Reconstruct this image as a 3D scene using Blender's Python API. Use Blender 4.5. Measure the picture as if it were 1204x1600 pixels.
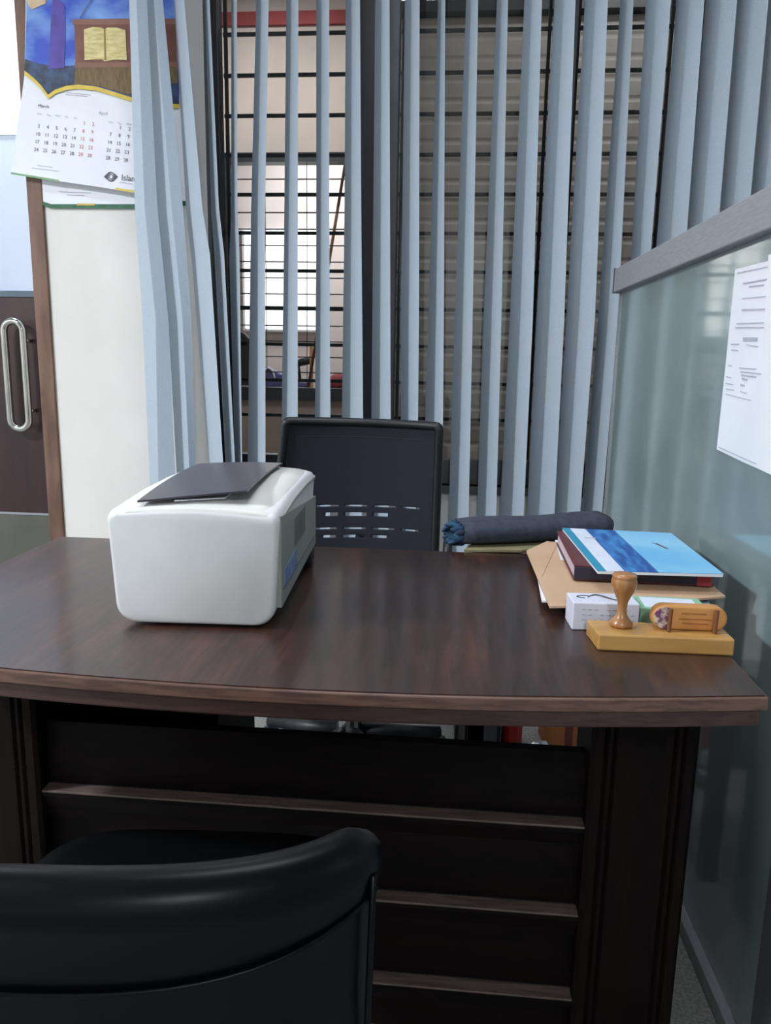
import bpy, bmesh, math, random
from mathutils import Vector, Matrix, Euler
random.seed(7)
for o in list(bpy.data.objects): bpy.data.objects.remove(o)
S = bpy.context.scene
COL = S.collection
PI = math.pi
R = math.radians

# ------------------------------------------------------------------ camera, world, exposure
FPX, ZC = 1203.0, 1.14
camd = bpy.data.cameras.new('camera'); cam = bpy.data.objects.new('camera', camd); COL.objects.link(cam)
camd.sensor_fit = 'VERTICAL'; camd.sensor_height = 24.0; camd.lens = FPX / 1600 * 24.0
camd.clip_start = 0.02
CM = Matrix.Rotation(R(5.0), 3, 'Z') @ Matrix.Rotation(R(90 - 11.0), 3, 'X') @ Matrix.Rotation(R(1.03), 3, 'Z')
cam.matrix_world = Matrix.Translation((0, 0, ZC)) @ CM.to_4x4()
S.camera = cam
S.view_settings.view_transform = 'Standard'
S.view_settings.look = 'None'
S.view_settings.gamma = 1.0
S.view_settings.use_curve_mapping = False
S.view_settings.exposure = 0.3
W = bpy.data.worlds.new('world'); S.world = W; W.use_nodes = True
W.node_tree.nodes['Background'].inputs[0].default_value = (.55, .62, .75, 1)
W.node_tree.nodes['Background'].inputs[1].default_value = 0.15

P_LEFT, P_MAIN, P_REAR, P_DOOR, P_CORR, P_FAR = 165, 14, 62, 24, 40, 60     # lamp powers (W)
COOL = (.86, .93, 1.0)

def ray(x, y): return CM @ Vector(((x - 602) / FPX, (800 - y) / FPX, -1))
def atY(x, y, Y):
    d = ray(x, y); return Vector((0, 0, ZC)) + d * (Y / d.y)
def atZ(x, y, Z):
    d = ray(x, y); return Vector((0, 0, ZC)) + d * ((Z - ZC) / d.z)
def atX(x, y, X):
    d = ray(x, y); return Vector((0, 0, ZC)) + d * (X / d.x)

# ------------------------------------------------------------------ materials
def lin(c):
    f = lambda v: v / 12.92 if v <= .04045 else ((v + .055) / 1.055) ** 2.4
    return tuple(f(v / 255) for v in c) + (1,)
MATS = {}
def mat(name, rgb, rough=.6, metal=0, rgb2=None, scale=8, stretch=(1, 1, 1), coat=0, coatr=.05, ior=1.5, bump=0, bscale=200, emit=0, spec=.5, detail=4, sharp=(.35, .65), sheen=0):
    m = bpy.data.materials.new(name); m.use_nodes = True; nt = m.node_tree; b = nt.nodes['Principled BSDF']
    b.inputs['Base Color'].default_value = lin(rgb)
    b.inputs['Roughness'].default_value = rough; b.inputs['Metallic'].default_value = metal
    b.inputs['IOR'].default_value = ior; b.inputs['Coat Weight'].default_value = coat; b.inputs['Coat Roughness'].default_value = coatr
    b.inputs['Specular IOR Level'].default_value = spec
    if sheen: b.inputs['Sheen Weight'].default_value = sheen
    tc = nt.nodes.new('ShaderNodeTexCoord')
    if rgb2:
        mp = nt.nodes.new('ShaderNodeMapping'); mp.inputs['Scale'].default_value = stretch
        nz = nt.nodes.new('ShaderNodeTexNoise'); nz.inputs['Scale'].default_value = scale; nz.inputs['Detail'].default_value = detail
        rp = nt.nodes.new('ShaderNodeValToRGB'); rp.color_ramp.elements[0].position = sharp[0]; rp.color_ramp.elements[1].position = sharp[1]
        rp.color_ramp.elements[0].color = lin(rgb); rp.color_ramp.elements[1].color = lin(rgb2)
        nt.links.new(tc.outputs['Object'], mp.inputs[0]); nt.links.new(mp.outputs[0], nz.inputs[0])
        nt.links.new(nz.outputs[0], rp.inputs[0]); nt.links.new(rp.outputs[0], b.inputs['Base Color'])
    if bump:
        n2 = nt.nodes.new('ShaderNodeTexNoise'); n2.inputs['Scale'].default_value = bscale
        bp = nt.nodes.new('ShaderNodeBump'); bp.inputs['Strength'].default_value = bump; bp.inputs['Distance'].default_value = .002
        nt.links.new(tc.outputs['Object'], n2.inputs[0]); nt.links.new(n2.outputs[0], bp.inputs['Height']); nt.links.new(bp.outputs[0], b.inputs['Normal'])
    if emit:
        b.inputs['Emission Color'].default_value = lin(rgb); b.inputs['Emission Strength'].default_value = emit
    MATS[name] = m; return m
def pane_mat(name, tint, refl_ior=1.5, rough=0.0):
    m = bpy.data.materials.new(name); m.use_nodes = True; nt = m.node_tree
    for n in list(nt.nodes): nt.nodes.remove(n)
    out = nt.nodes.new('ShaderNodeOutputMaterial'); mx = nt.nodes.new('ShaderNodeMixShader')
    tr = nt.nodes.new('ShaderNodeBsdfTransparent'); gl = nt.nodes.new('ShaderNodeBsdfGlossy'); fr = nt.nodes.new('ShaderNodeFresnel')
    tr.inputs[0].default_value = lin(tint); gl.inputs['Roughness'].default_value = rough; fr.inputs[0].default_value = refl_ior
    nt.links.new(fr.outputs[0], mx.inputs[0]); nt.links.new(tr.outputs[0], mx.inputs[1]); nt.links.new(gl.outputs[0], mx.inputs[2]); nt.links.new(mx.outputs[0], out.inputs[0])
    return m

wall_m = mat('painted_plaster', (229, 225, 220), .75, rgb2=(220, 217, 212), scale=3, bump=.15, bscale=90)
greywall_m = mat('grey_plaster', (170, 176, 178), .8, rgb2=(158, 164, 166), scale=3)
ceil_m = mat('ceiling_paint', (225, 225, 222), .85, rgb2=(215, 215, 213), scale=2)
floor_m = mat('speckled_tile', (150, 148, 142), .45, rgb2=(120, 118, 114), scale=160, sharp=(.4, .6))
slat_m = mat('blind_fabric', (181, 192, 203), .8, rgb2=(171, 184, 197), scale=240, bump=.2, bscale=500)
blackframe_m = mat('dark_frame', (34, 33, 40), .45, rgb2=(28, 27, 33), scale=9)
greyframe_m = mat('grey_window_metal', (92, 94, 96), .45, .3, rgb2=(84, 86, 88), scale=9)
bar_m = mat('grille_metal', (42, 38, 36), .55, .3, rgb2=(52, 46, 42), scale=20)
alu_m = mat('brushed_aluminium', (158, 160, 166), .42, .12, rgb2=(146, 149, 155), scale=30, stretch=(8, 1, 8))
beige_m = mat('beige_plaster', (196, 182, 178), .85, rgb2=(187, 174, 170), scale=3)
pinkwall_m = mat('pale_plaster', (228, 214, 210), .85, rgb2=(220, 206, 202), scale=3)
shutter_m = mat('rolling_shutter', (150, 142, 136), .6, rgb2=(134, 128, 124), scale=5)
red_m = mat('red_paint', (150, 40, 42), .6, rgb2=(130, 36, 38), scale=6)
brownwall_m = mat('brown_plaster', (150, 132, 120), .85, rgb2=(138, 122, 112), scale=3)
jamb_m = mat('worn_brown_wood', (124, 94, 78), .6, rgb2=(94, 68, 56), scale=7, stretch=(3, 3, .6), bump=.4, bscale=40)
doorwood_m = mat('dark_door_wood', (42, 28, 32), .4, rgb2=(58, 34, 34), scale=4, stretch=(4, 4, .5))
kick_m = mat('olive_grey_laminate', (96, 98, 88), .5, rgb2=(84, 86, 78), scale=4)
frost_m = mat('frosted_pane', (196, 204, 222), .5, rgb2=(188, 198, 216), scale=3)
white_m = mat('white_panel', (240, 242, 246), .7, rgb2=(232, 234, 238), scale=3)
chrome_m = mat('chrome', (200, 200, 196), .12, 1.0, rgb2=(180, 182, 180), scale=12)
# desk
def wood(name, a, b, c, rough, coat, axis='X', spec=.5):
    m = bpy.data.materials.new(name); m.use_nodes = True; nt = m.node_tree; p = nt.nodes['Principled BSDF']
    tc = nt.nodes.new('ShaderNodeTexCoord'); mp = nt.nodes.new('ShaderNodeMapping')
    mp.inputs['Scale'].default_value = (9, .9, 9) if axis == 'Y' else (.9, 9, 9) if axis == 'X' else (9, 9, .9)
    nz = nt.nodes.new('ShaderNodeTexNoise'); nz.inputs['Scale'].default_value = 2.2; nz.inputs['Detail'].default_value = 8; nz.inputs['Roughness'].default_value = .65; nz.inputs['Distortion'].default_value = .4
    mp2 = nt.nodes.new('ShaderNodeMapping'); mp2.inputs['Scale'].default_value = tuple(v * 9 for v in mp.inputs['Scale'].default_value)
    n2 = nt.nodes.new('ShaderNodeTexNoise'); n2.inputs['Scale'].default_value = 2.0; n2.inputs['Detail'].default_value = 3
    rp = nt.nodes.new('ShaderNodeValToRGB'); e = rp.color_ramp.elements
    e[0].position = .3; e[0].color = lin(a); e[1].position = .72; e[1].color = lin(c); k = e.new(.52); k.color = lin(b)
    r2 = nt.nodes.new('ShaderNodeValToRGB'); r2.color_ramp.elements[0].color = (.62, .62, .62, 1); r2.color_ramp.elements[0].position = .38; r2.color_ramp.elements[1].color = (1, 1, 1, 1); r2.color_ramp.elements[1].position = .55
    mx = nt.nodes.new('ShaderNodeMix'); mx.data_type = 'RGBA'; mx.blend_type = 'MULTIPLY'; mx.inputs[0].default_value = 1
    L = nt.links.new
    L(tc.outputs['Object'], mp.inputs[0]); L(tc.outputs['Object'], mp2.inputs[0]); L(mp.outputs[0], nz.inputs[0]); L(mp2.outputs[0], n2.inputs[0])
    L(nz.outputs[0], rp.inputs[0]); L(n2.outputs[0], r2.inputs[0]); L(rp.outputs[0], mx.inputs[6]); L(r2.outputs[0], mx.inputs[7]); L(mx.outputs[2], p.inputs['Base Color'])
    p.inputs['Specular IOR Level'].default_value = spec; p.inputs['Roughness'].default_value = rough; p.inputs['Coat Weight'].default_value = coat; p.inputs['Coat Roughness'].default_value = .12
    return m
top_m = wood('walnut_worktop', (38, 22, 20), (58, 34, 27), (84, 50, 36), .38, .3, 'Y')
edge_m = wood('walnut_edge_band', (96, 68, 58), (112, 82, 70), (126, 96, 82), .5, .05, 'X')
edge2_m = wood('dark_edge_band', (64, 42, 37), (76, 50, 44), (88, 60, 52), .55, 0, 'X')
panel_m = wood('shaded_panel_wood', (10, 6, 6), (15, 8, 8), (24, 13, 11), .55, 0, 'X', .12)  # both panel woods darkened to carry the shade on the desk front
panelv_m = wood('shaded_upright_wood', (12, 7, 6), (18, 10, 8), (28, 16, 12), .6, 0, 'Z', .12)
ledge_m = wood('lit_ledge_wood', (84, 70, 64), (98, 82, 76), (112, 94, 88), .55, 0, 'X')
leather_m = mat('black_leatherette', (5, 6, 9), .34, rgb2=(7, 8, 12), scale=30, bump=.02, bscale=350, spec=.14)  # black leatherette, darkened further to hold the foreground shade
leather2_m = mat('black_leatherette_seat', (5, 6, 8), .5, rgb2=(7, 8, 10), scale=30, bump=.03, bscale=350, spec=.15)
blackpl_m = mat('black_plastic', (24, 25, 30), .45, rgb2=(20, 21, 26), scale=20)
mesh_m = mat('charcoal_mesh_fabric', (24, 27, 37), .85, rgb2=(31, 34, 45), scale=600, bump=.5, bscale=900)
print_m = mat('printer_plastic', (226, 226, 227), .42, rgb2=(218, 219, 220), scale=10, spec=.4)
printtop_m = mat('printer_top_plastic', (232, 231, 227), .45, rgb2=(225, 224, 220), scale=10)
printside_m = mat('shaded_grey_plastic', (150, 154, 150), .5, rgb2=(142, 147, 144), scale=10)
traylid_m = mat('smoked_tray_lid', (66, 62, 72), .3, rgb2=(58, 55, 66), scale=6)
sticker_m = mat('blue_sticker', (92, 122, 170), .5, rgb2=(130, 150, 186), scale=60)
paper_m = mat('white_paper', (238, 240, 246), .8, rgb2=(232, 234, 241), scale=6)
ink_m = mat('grey_ink', (92, 94, 104), .8, rgb2=(104, 106, 116), scale=50)
lightink_m = mat('pale_ink', (176, 178, 190), .8, rgb2=(186, 188, 198), scale=50)
redink_m = mat('red_ink', (206, 108, 108), .8, rgb2=(214, 124, 122), scale=50)
manila_m = mat('manila_paper', (206, 172, 142), .8, rgb2=(198, 163, 132), scale=10)
greypaper_m = mat('grey_folder_card', (128, 136, 144), .7, rgb2=(112, 120, 130), scale=12)
navy_m = mat('navy_cover', (44, 44, 66), .5, rgb2=(38, 38, 58), scale=20)
maroon_m = mat('maroon_cover', (104, 50, 56), .55, rgb2=(92, 44, 50), scale=20)
pinkpage_m = mat('pale_pink_page_edges', (214, 196, 204), .8, rgb2=(194, 178, 190), scale=8, stretch=(1, 1, 60))
teal_m = mat('teal_print', (48, 152, 186), .5, rgb2=(40, 142, 178), scale=20)
whitepr_m = mat('white_print', (226, 230, 244), .5, rgb2=(216, 222, 238), scale=20)
ocean_m = mat('ocean_print', (30, 84, 158), .45, rgb2=(64, 138, 206), scale=22, stretch=(3, .6, 1), sharp=(.4, .62))
lightblue_m = mat('light_blue_print', (152, 208, 240), .45, rgb2=(112, 186, 232), scale=5)
stampwood_m = mat('varnished_stamp_wood', (200, 154, 88), .4, rgb2=(180, 130, 68), scale=7, stretch=(.8, 5, 5), coat=.3)
stampturn_m = mat('turned_stamp_wood', (176, 124, 74), .32, rgb2=(156, 104, 58), scale=9, stretch=(4, 4, 1), coat=.5)
stamporange_m = mat('orange_stamp_wood', (208, 146, 84), .45, rgb2=(192, 128, 68), scale=8, stretch=(1, 5, 5))
peg_m = mat('brown_peg', (124, 80, 44), .5, rgb2=(110, 70, 38), scale=20)
label_m = mat('coloured_label', (214, 200, 176), .5, rgb2=(120, 70, 110), scale=70, sharp=(.45, .55))
boxwhite_m = mat('white_carton', (222, 222, 236), .6, rgb2=(212, 212, 228), scale=20)
green_m = mat('pale_green_carton', (142, 190, 158), .6, rgb2=(132, 180, 150), scale=12)
denim_m = mat('grey_cloth', (62, 68, 82), .9, rgb2=(50, 55, 68), scale=60, bump=.6, bscale=120)
bluecloth_m = mat('torn_blue_cloth', (44, 84, 112), .9, rgb2=(24, 44, 66), scale=40, bump=.6, bscale=90)
beigecard_m = mat('olive_card', (142, 134, 100), .8, rgb2=(130, 122, 92), scale=12)

# ------------------------------------------------------------------ mesh helpers
def obj(name, bm, m, parent=None, smooth=False, bevel=0, loc=None, seg=2):
    bmesh.ops.recalc_face_normals(bm, faces=bm.faces)
    me = bpy.data.meshes.new(name); bm.to_mesh(me); bm.free()
    for mm in (m if isinstance(m, (list, tuple)) else [m]): me.materials.append(mm)
    o = bpy.data.objects.new(name, me); COL.objects.link(o)
    if smooth:
        for p in me.polygons: p.use_smooth = True
    if parent: o.parent = parent
    if loc is not None: o.location = loc
    if bevel:
        b = o.modifiers.new('bevel', 'BEVEL'); b.width = bevel; b.segments = seg; b.limit_method = 'ANGLE'; b.angle_limit = R(35)
    return o
def tag(o, label=None, cat=None, group=None, kind=None):
    if label: o['label'] = label
    if cat: o['category'] = cat
    if group: o['group'] = group
    if kind: o['kind'] = kind
    return o
def thing(name, label, cat, loc=(0, 0, 0), rz=0, group=None):
    o = bpy.data.objects.new(name, None); COL.objects.link(o); o.empty_display_size = .05
    o.location = loc; o.rotation_euler = (0, 0, rz)
    return tag(o, label, cat, group)
def root_struct(name, loc=(0, 0, 0)):
    o = bpy.data.objects.new(name, None); COL.objects.link(o); o.location = loc; o['kind'] = 'structure'; return o
def BM(): return bmesh.new()
def box(bm, x0, x1, y0, y1, z0, z1, mi=0, rot=None, piv=None):
    vs = [bm.verts.new((x, y, z)) for x in (x0, x1) for y in (y0, y1) for z in (z0, z1)]
    if rot is not None:
        c = Vector(piv) if piv else Vector(((x0 + x1) / 2, (y0 + y1) / 2, (z0 + z1) / 2))
        for v in vs: v.co = c + rot @ (v.co - c)
    for f in ((0, 1, 3, 2), (4, 6, 7, 5), (0, 4, 5, 1), (2, 3, 7, 6), (0, 2, 6, 4), (1, 5, 7, 3)):
        fc = bm.faces.new([vs[i] for i in f]); fc.material_index = mi
    return vs
def bx(*a, **k):
    bm = BM(); box(bm, *a, **k); return bm
def prism(bm, pts, d, mi=0):
    """closed polygon (3-D points) pushed by vector d"""
    d = Vector(d); a = [bm.verts.new(p) for p in pts]; b = [bm.verts.new(Vector(p) + d) for p in pts]
    n = len(pts); fs = [bm.faces.new(a), bm.faces.new(b[::-1])]
    for i in range(n): fs.append(bm.faces.new([a[i], a[(i + 1) % n], b[(i + 1) % n], b[i]]))
    for f in fs: f.material_index = mi
    return bm
def tube(bm, pts, r, n=10, closed=False, mi=0):
    pts = [Vector(p) for p in pts]; N = len(pts); rings = []
    up = Vector((0, 0, 1)); prev = None
    for i, p in enumerate(pts):
        t = (pts[(i + 1) % N] - pts[i - 1]) if closed else (pts[min(i + 1, N - 1)] - pts[max(i - 1, 0)])
        t.normalize()
        if prev is None: a = t.cross(up) if abs(t.dot(up)) < .95 else t.cross(Vector((1, 0, 0)))
        else: a = prev - t * prev.dot(t)
        a.normalize(); prev = a; b = t.cross(a)
        rr = r[i] if isinstance(r, (list, tuple)) else r
        rings.append([bm.verts.new(p + (a * math.cos(2 * PI * k / n) + b * math.sin(2 * PI * k / n)) * rr) for k in range(n)])
    for i in range(N if closed else N - 1):
        A, B = rings[i], rings[(i + 1) % N]
        for k in range(n): bm.faces.new([A[k], A[(k + 1) % n], B[(k + 1) % n], B[k]]).material_index = mi
    if not closed:
        bm.faces.new(rings[0][::-1]); bm.faces.new(rings[-1])
    return bm
def lathe(bm, prof, c=(0, 0, 0), n=32, mi=0):
    """prof: (radius, z) from bottom to top"""
    rings = []
    for r, z in prof:
        if r < 1e-6: rings.append([bm.verts.new((c[0], c[1], c[2] + z))])
        else: rings.append([bm.verts.new((c[0] + r * math.cos(2 * PI * k / n), c[1] + r * math.sin(2 * PI * k / n), c[2] + z)) for k in range(n)])
    for A, B in zip(rings, rings[1:]):
        for k in range(n):
            q = [A[k % len(A)], A[(k + 1) % n % len(A)], B[(k + 1) % n % len(B)], B[k % len(B)]]
            u = []
            for v in q:
                if v not in u: u.append(v)
            if len(u) > 2: bm.faces.new(u).material_index = mi
    for rg in (rings[0], rings[-1]):
        if len(rg) > 2: bm.faces.new(rg)
    return bm
def sweep(bm, secs, closed_sec=True, cap=True, mi=0):
    """secs: list of equal-length 3-D sections"""
    rs = [[bm.verts.new(p) for p in s] for s in secs]; n = len(secs[0])
    for A, B in zip(rs, rs[1:]):
        for k in range(n if closed_sec else n - 1): bm.faces.new([A[k], A[(k + 1) % n], B[(k + 1) % n], B[k]]).material_index = mi
    if cap and closed_sec: bm.faces.new(rs[0][::-1]); bm.faces.new(rs[-1])
    return bm
TXT = {}
def text_polys(s, size):
    """flat letter outlines as (vertices, faces) from Blender's own font"""
    if (s, size) in TXT: return TXT[(s, size)]
    cu = bpy.data.curves.new('letters', 'FONT'); cu.body = s; cu.size = size; cu.align_x = 'CENTER'; cu.align_y = 'CENTER'; cu.resolution_u = 2
    o = bpy.data.objects.new('letters', cu); COL.objects.link(o)
    dg = bpy.context.evaluated_depsgraph_get(); dg.update(); me = bpy.data.meshes.new_from_object(o.evaluated_get(dg))
    r = ([v.co.copy() for v in me.vertices], [list(p.vertices) for p in me.polygons])
    bpy.data.objects.remove(o); bpy.data.curves.remove(cu); bpy.data.meshes.remove(me)
    TXT[(s, size)] = r; return r
def text(bm, s, size, o, ux, uy, mi=0):
    o, ux, uy = Vector(o), Vector(ux).normalized(), Vector(uy).normalized()
    vs, fs = text_polys(s, size); nv = [bm.verts.new(o + ux * v.x + uy * v.y) for v in vs]
    for f in fs:
        try: bm.faces.new([nv[i] for i in f]).material_index = mi
        except ValueError: pass

# ================================================================== THE SETTING
WY = 3.0                                                   # room face of the window wall
CX0, CX1 = -1.60, -.955                                    # cream column between door opening and window
WX1, WZ0, WZ1 = 1.75, .67, 2.78
obj('floor', bx(-4.6, 4.2, -4.2, 9.2, -.1, 0), floor_m)['kind'] = 'structure'
obj('ceiling', bx(-4.6, 4.2, -4.2, 3.15, 3.1, 3.2), ceil_m)['kind'] = 'structure'
bm = BM()
box(bm, CX0, CX1, WY, WY + .15, 0, 3.1)
box(bm, CX1, WX1, WY, WY + .15, 0, WZ0)
box(bm, CX1, WX1, WY, WY + .15, WZ1, 3.1)
box(bm, WX1, 4.1, WY, WY + .15, 0, 3.1)
obj('wall_back', bm, wall_m)['kind'] = 'structure'
obj('wall_front', bx(-4.6, 4.2, -4.2, -4.1, 0, 3.1), wall_m)['kind'] = 'structure'
obj('wall_left', bx(-4.6, -4.5, -4.1, 9.2, 0, 3.1), wall_m)['kind'] = 'structure'
obj('wall_right', bx(4.1, 4.2, -4.1, 9.2, 0, 3.1), wall_m)['kind'] = 'structure'
# door bay seen through the opening on the left
DY = 3.5
bm = BM()
box(bm, -4.5, -2.75, DY, DY + .12, 0, 3.1); box(bm, -2.75, CX0 - .0, DY, DY + .12, 2.62, 3.1); box(bm, -1.72, -1.60, DY, DY + .12, 0, 2.62)
obj('wall_entrance', bm, white_m)['kind'] = 'structure'
tag(obj('wall_side', bx(-1.68, -1.60, WY + .15, DY, 0, 3.1), wall_m), kind='structure')
jam = obj('trim_1', bx(CX0 - .062, CX0, WY - .012, WY + .15, 0, 3.1), jamb_m, bevel=.004); jam['kind'] = 'structure'
bm = BM(); box(bm, -2.75, CX0 - .062, WY + .02, WY + .13, 2.60, 2.86)
obj('trim_2', bm, blackframe_m)['kind'] = 'structure'
# door_1: dark wood below, frosted pane above
d1 = root_struct('door_1', (-2.2, DY, 0))
x0, x1 = -.52, .47
obj('lower_panel', bx(x0, x1, -.01, .04, .01, .385), kick_m, d1)
obj('panel_trim', bx(x0, x1, -.016, .04, .385, .394), alu_m, d1)
obj('door_leaf', bx(x0, x1, -.005, .04, .394, 1.405), doorwood_m, d1)
obj('door_rail', bx(x0, x1, -.012, .045, 1.405, 1.432), mat('blue_grey_rail', (86, 104, 118), .5, rgb2=(78, 96, 110), scale=9), d1)
obj('frosted_pane', bx(x0, x1, .005, .03, 1.432, 2.10), frost_m, d1)
obj('upper_panel', bx(x0, x1, .0, .035, 2.10, 2.62), white_m, d1)
# chrome pull handle: a long closed loop standing off the door on two posts
hb = BM(); zc, hh, hw = 1.05, .245, .045; pts = []
for k in range(13): a = PI * k / 12; pts.append((hw * math.cos(a), 0, hh - hw + hw * math.sin(a) * 1.0 + 0))
for k in range(13): a = PI + PI * k / 12; pts.append((hw * math.cos(a), 0, -(hh - hw) + hw * math.sin(a)))
hx = .185
tube(hb, [(p[0] + hx, -.07, p[2] + zc) for p in pts], .0165, 14, True)
tube(hb, [(hx + hw, -.06, zc - .16), (hx + hw, -.004, zc - .16)], .009, 12); tube(hb, [(hx + hw, -.06, zc + .16), (hx + hw, -.004, zc + .16)], .009, 12)
tag(obj('handle', hb, chrome_m, d1, smooth=True), 'chrome loop pull handle')

# ------------------------------------------------------------------ windows with grilles
def X_at(px, py=300, Y=WY + .05): return atY(px, py, Y).x
BZ = [2.34 - .142 * i for i in range(-3, 12)]
def bars(bm, x0, x1, y, zs, t=.009, h=.013):
    for z in zs: box(bm, x0, x1, y, y + t, z - h / 2, z + h / 2)
glass_m = pane_mat('clear_pane', (236, 240, 240), 1.5)
def window(name, xa, xb, stiles, fm, cut=None):
    w = root_struct(name, ((xa + xb) / 2, WY + .05, WZ0)); ox = (xa + xb) / 2
    f = BM(); d0, d1_ = 0, .06; H = WZ1 - WZ0
    box(f, xa - ox, xb - ox, d0, d1_, 0, .095); box(f, xa - ox, xb - ox, d0, d1_, H - .05, H)
    for a, b in stiles: box(f, a - ox, b - ox, d0, d1_, .095, H - .05)
    obj('window_frame', f, fm, w, bevel=.003)
    edges = sorted(stiles)
    for (a, b), (c, d) in zip(edges, edges[1:]):
        if c - b > .08:
            obj('pane', bx(b - ox, c - ox, .022, .026, .095, H - .05), glass_m, w)
            g = BM(); bars(g, b - ox, c - ox, .066, [z - WZ0 for z in BZ if z - WZ0 > .11 and z < WZ1 - .06])
            box(g, b - ox + .004, b - ox + .016, .064, .077, .095, H - .05); box(g, c - ox - .016, c - ox - .004, .064, .077, .095, H - .05)
            obj('grille', g, bar_m, w)
    return w
xm0, xm1 = X_at(556), X_at(592)
window('window_1', CX1, xm1, [(CX1, X_at(345)), (xm0, xm1)], blackframe_m)
window('window_2', xm1, WX1, [(xm1, X_at(620)), (X_at(852), X_at(888)), (X_at(1040), X_at(1085)), (WX1 - .05, WX1)], greyframe_m)
obj('trim_3', bx(CX1 - .001, CX1 + .012, WY - .004, WY + .05, WZ0, WZ1), greyframe_m)['kind'] = 'structure'
obj('trim_4', bx(CX1, WX1, WY - .018, WY + .05, WZ0 - .03, WZ0), greyframe_m)['kind'] = 'structure'

# ------------------------------------------------------------------ what lies beyond the window
FY = 5.5
bm = BM(); fx0, fx1, fz0, fz1 = -1.64, -.2, .91, 2.52
box(bm, -4.5, fx0, FY, FY + .12, 0, 3.55); box(bm, fx1, 4.1, FY, FY + .12, 0, 3.55)
box(bm, fx0, fx1, FY, FY + .12, 0, fz0 - .05, mi=1); box(bm, fx0, fx1, FY, FY + .12, fz1, 3.55)
obj('wall_corridor', bm, [beige_m, brownwall_m])['kind'] = 'structure'
obj('trim_5', bx(-4.5, 4.1, FY - .03, FY, 3.30, 3.38), red_m)['kind'] = 'structure'
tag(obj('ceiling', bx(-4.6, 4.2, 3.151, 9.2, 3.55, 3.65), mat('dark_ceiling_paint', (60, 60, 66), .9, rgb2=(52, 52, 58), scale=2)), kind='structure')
w3 = root_struct('window_3', ((fx0 + fx1) / 2, FY - .02, fz0)); ox = (fx0 + fx1) / 2
f = BM(); box(f, fx0 - ox, fx1 - ox, 0, .1, -.05, .04); box(f, fx0 - ox, fx1 - ox, 0, .1, fz1 - fz0 - .06, fz1 - fz0)
box(f, fx0 - ox, fx0 - ox + .04, 0, .1, .04, fz1 - fz0 - .06); box(f, fx1 - ox - .04, fx1 - ox, 0, .1, .04, fz1 - fz0 - .06)
obj('window_frame', f, blackframe_m, w3)
g = BM(); bars(g, fx0 - ox, fx1 - ox, .02, [.04 + .108 * i for i in range(1, 14)], .006, .008)
for i in range(1, 5): box(g, fx0 - ox + .29 * i - .002, fx0 - ox + .29 * i + .002, .02, .026, .04, fz1 - fz0 - .06)
obj('grille', g, bar_m, w3)
# bright room beyond
obj('wall_far', bx(-4.5, 4.1, 8.2, 8.3, 0, 3.55), pinkwall_m)['kind'] = 'structure'
# rolling shutter on the right
sh = BM(); sx0, sx1, SY = -.36, 2.6, 4.4; z = .0; prof = []
while z < 2.9:
    prof += [(0, z), (-.005, z + .014), (-.006, z + .078), (0, z + .092)]; z += .1
pts = [(sx0, SY + y, zz) for y, zz in prof] + [(sx0, SY + .03, z), (sx0, SY + .03, 0)]
prism(sh, pts, (sx1 - sx0, 0, 0))
rs = obj('rolling_shutter', sh, shutter_m); tag(rs, 'dull beige ribbed rolling shutter behind the right-hand window grille', 'shutter')
obj('wall_passage', bx(sx0 - .06, sx0 - .002, SY - .03, FY, 0, 3.55), brownwall_m)['kind'] = 'structure'
obj('shutter_box', bx(sx0, sx1, SY - .06, SY + .2, 2.9, 3.5), blackframe_m, rs)

# ------------------------------------------------------------------ lamps
def lamp(name, label, loc, sx, sy, power, col=COOL, group=None, drop=.03, strength=6):
    t = thing(name, label, 'lamp', loc, 0, group)
    obj('lamp_housing', bx(-sx / 2 - .02, sx / 2 + .02, -sy / 2 - .02, sy / 2 + .02, -.02, 0), white_m, t, bevel=.004)
    dm = mat('lamp_diffuser', (236, 242, 255), .5, emit=strength)
    obj('lamp_diffuser', bx(-sx / 2, sx / 2, -sy / 2, sy / 2, -.035, -.02), dm, t, bevel=.004)
    l = bpy.data.lights.new(name, 'AREA'); l.shape = 'RECTANGLE'; l.size = sx; l.size_y = sy; l.energy = power; l.color = col
    lo = bpy.data.objects.new('lamp_light', l); COL.objects.link(lo); lo.parent = t; lo.location = (0, 0, -.04)
    return t
lamp('ceiling_light', 'long white ceiling light above the back of the desk', (-.15, 1.62, 3.1), .9, .14, P_MAIN)
lamp('ceiling_light', 'bright square ceiling light in the left part of the room', (-3.2, .1, 3.1), .35, .35, P_LEFT)
lamp('ceiling_light', 'narrow tube ceiling light at the back of the room', (.335, -2.6, 3.1), .08, 1.0, P_REAR)
lamp('ceiling_light', 'small added ceiling light brightening the bay before the entrance door', (-2.35, 3.30, 3.1), .4, .14, P_DOOR)  # added lamp, brightens the door bay
lamp('added_corridor_light', 'small added ceiling light brightening the passage beyond the window', (-1.2, 4.4, 3.55), .3, .3, P_CORR, (1, .95, .88))  # invented fixture that lights the passage walls
lamp('added_corridor_light', 'small added ceiling light brightening the ribbed shutter beyond the window', (.9, 3.6, 3.55), .5, .2, 16, (1, .96, .92))  # extra lamp put in because the shutter came out too dim
lamp('far_room_light', 'square ceiling light in the bright room beyond the window', (-1.2, 7.2, 3.55), .9, .6, P_FAR, (1, .97, .95))
wl = thing('bright_patch_panel', 'glowing white panel standing in for the bright patch in the far room', 'lamp', (-1.75, 8.19, 1.95))
obj('lamp_housing', bx(-.5, .32, -.05, 0, -.52, .52), white_m, wl, bevel=.01)
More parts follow.
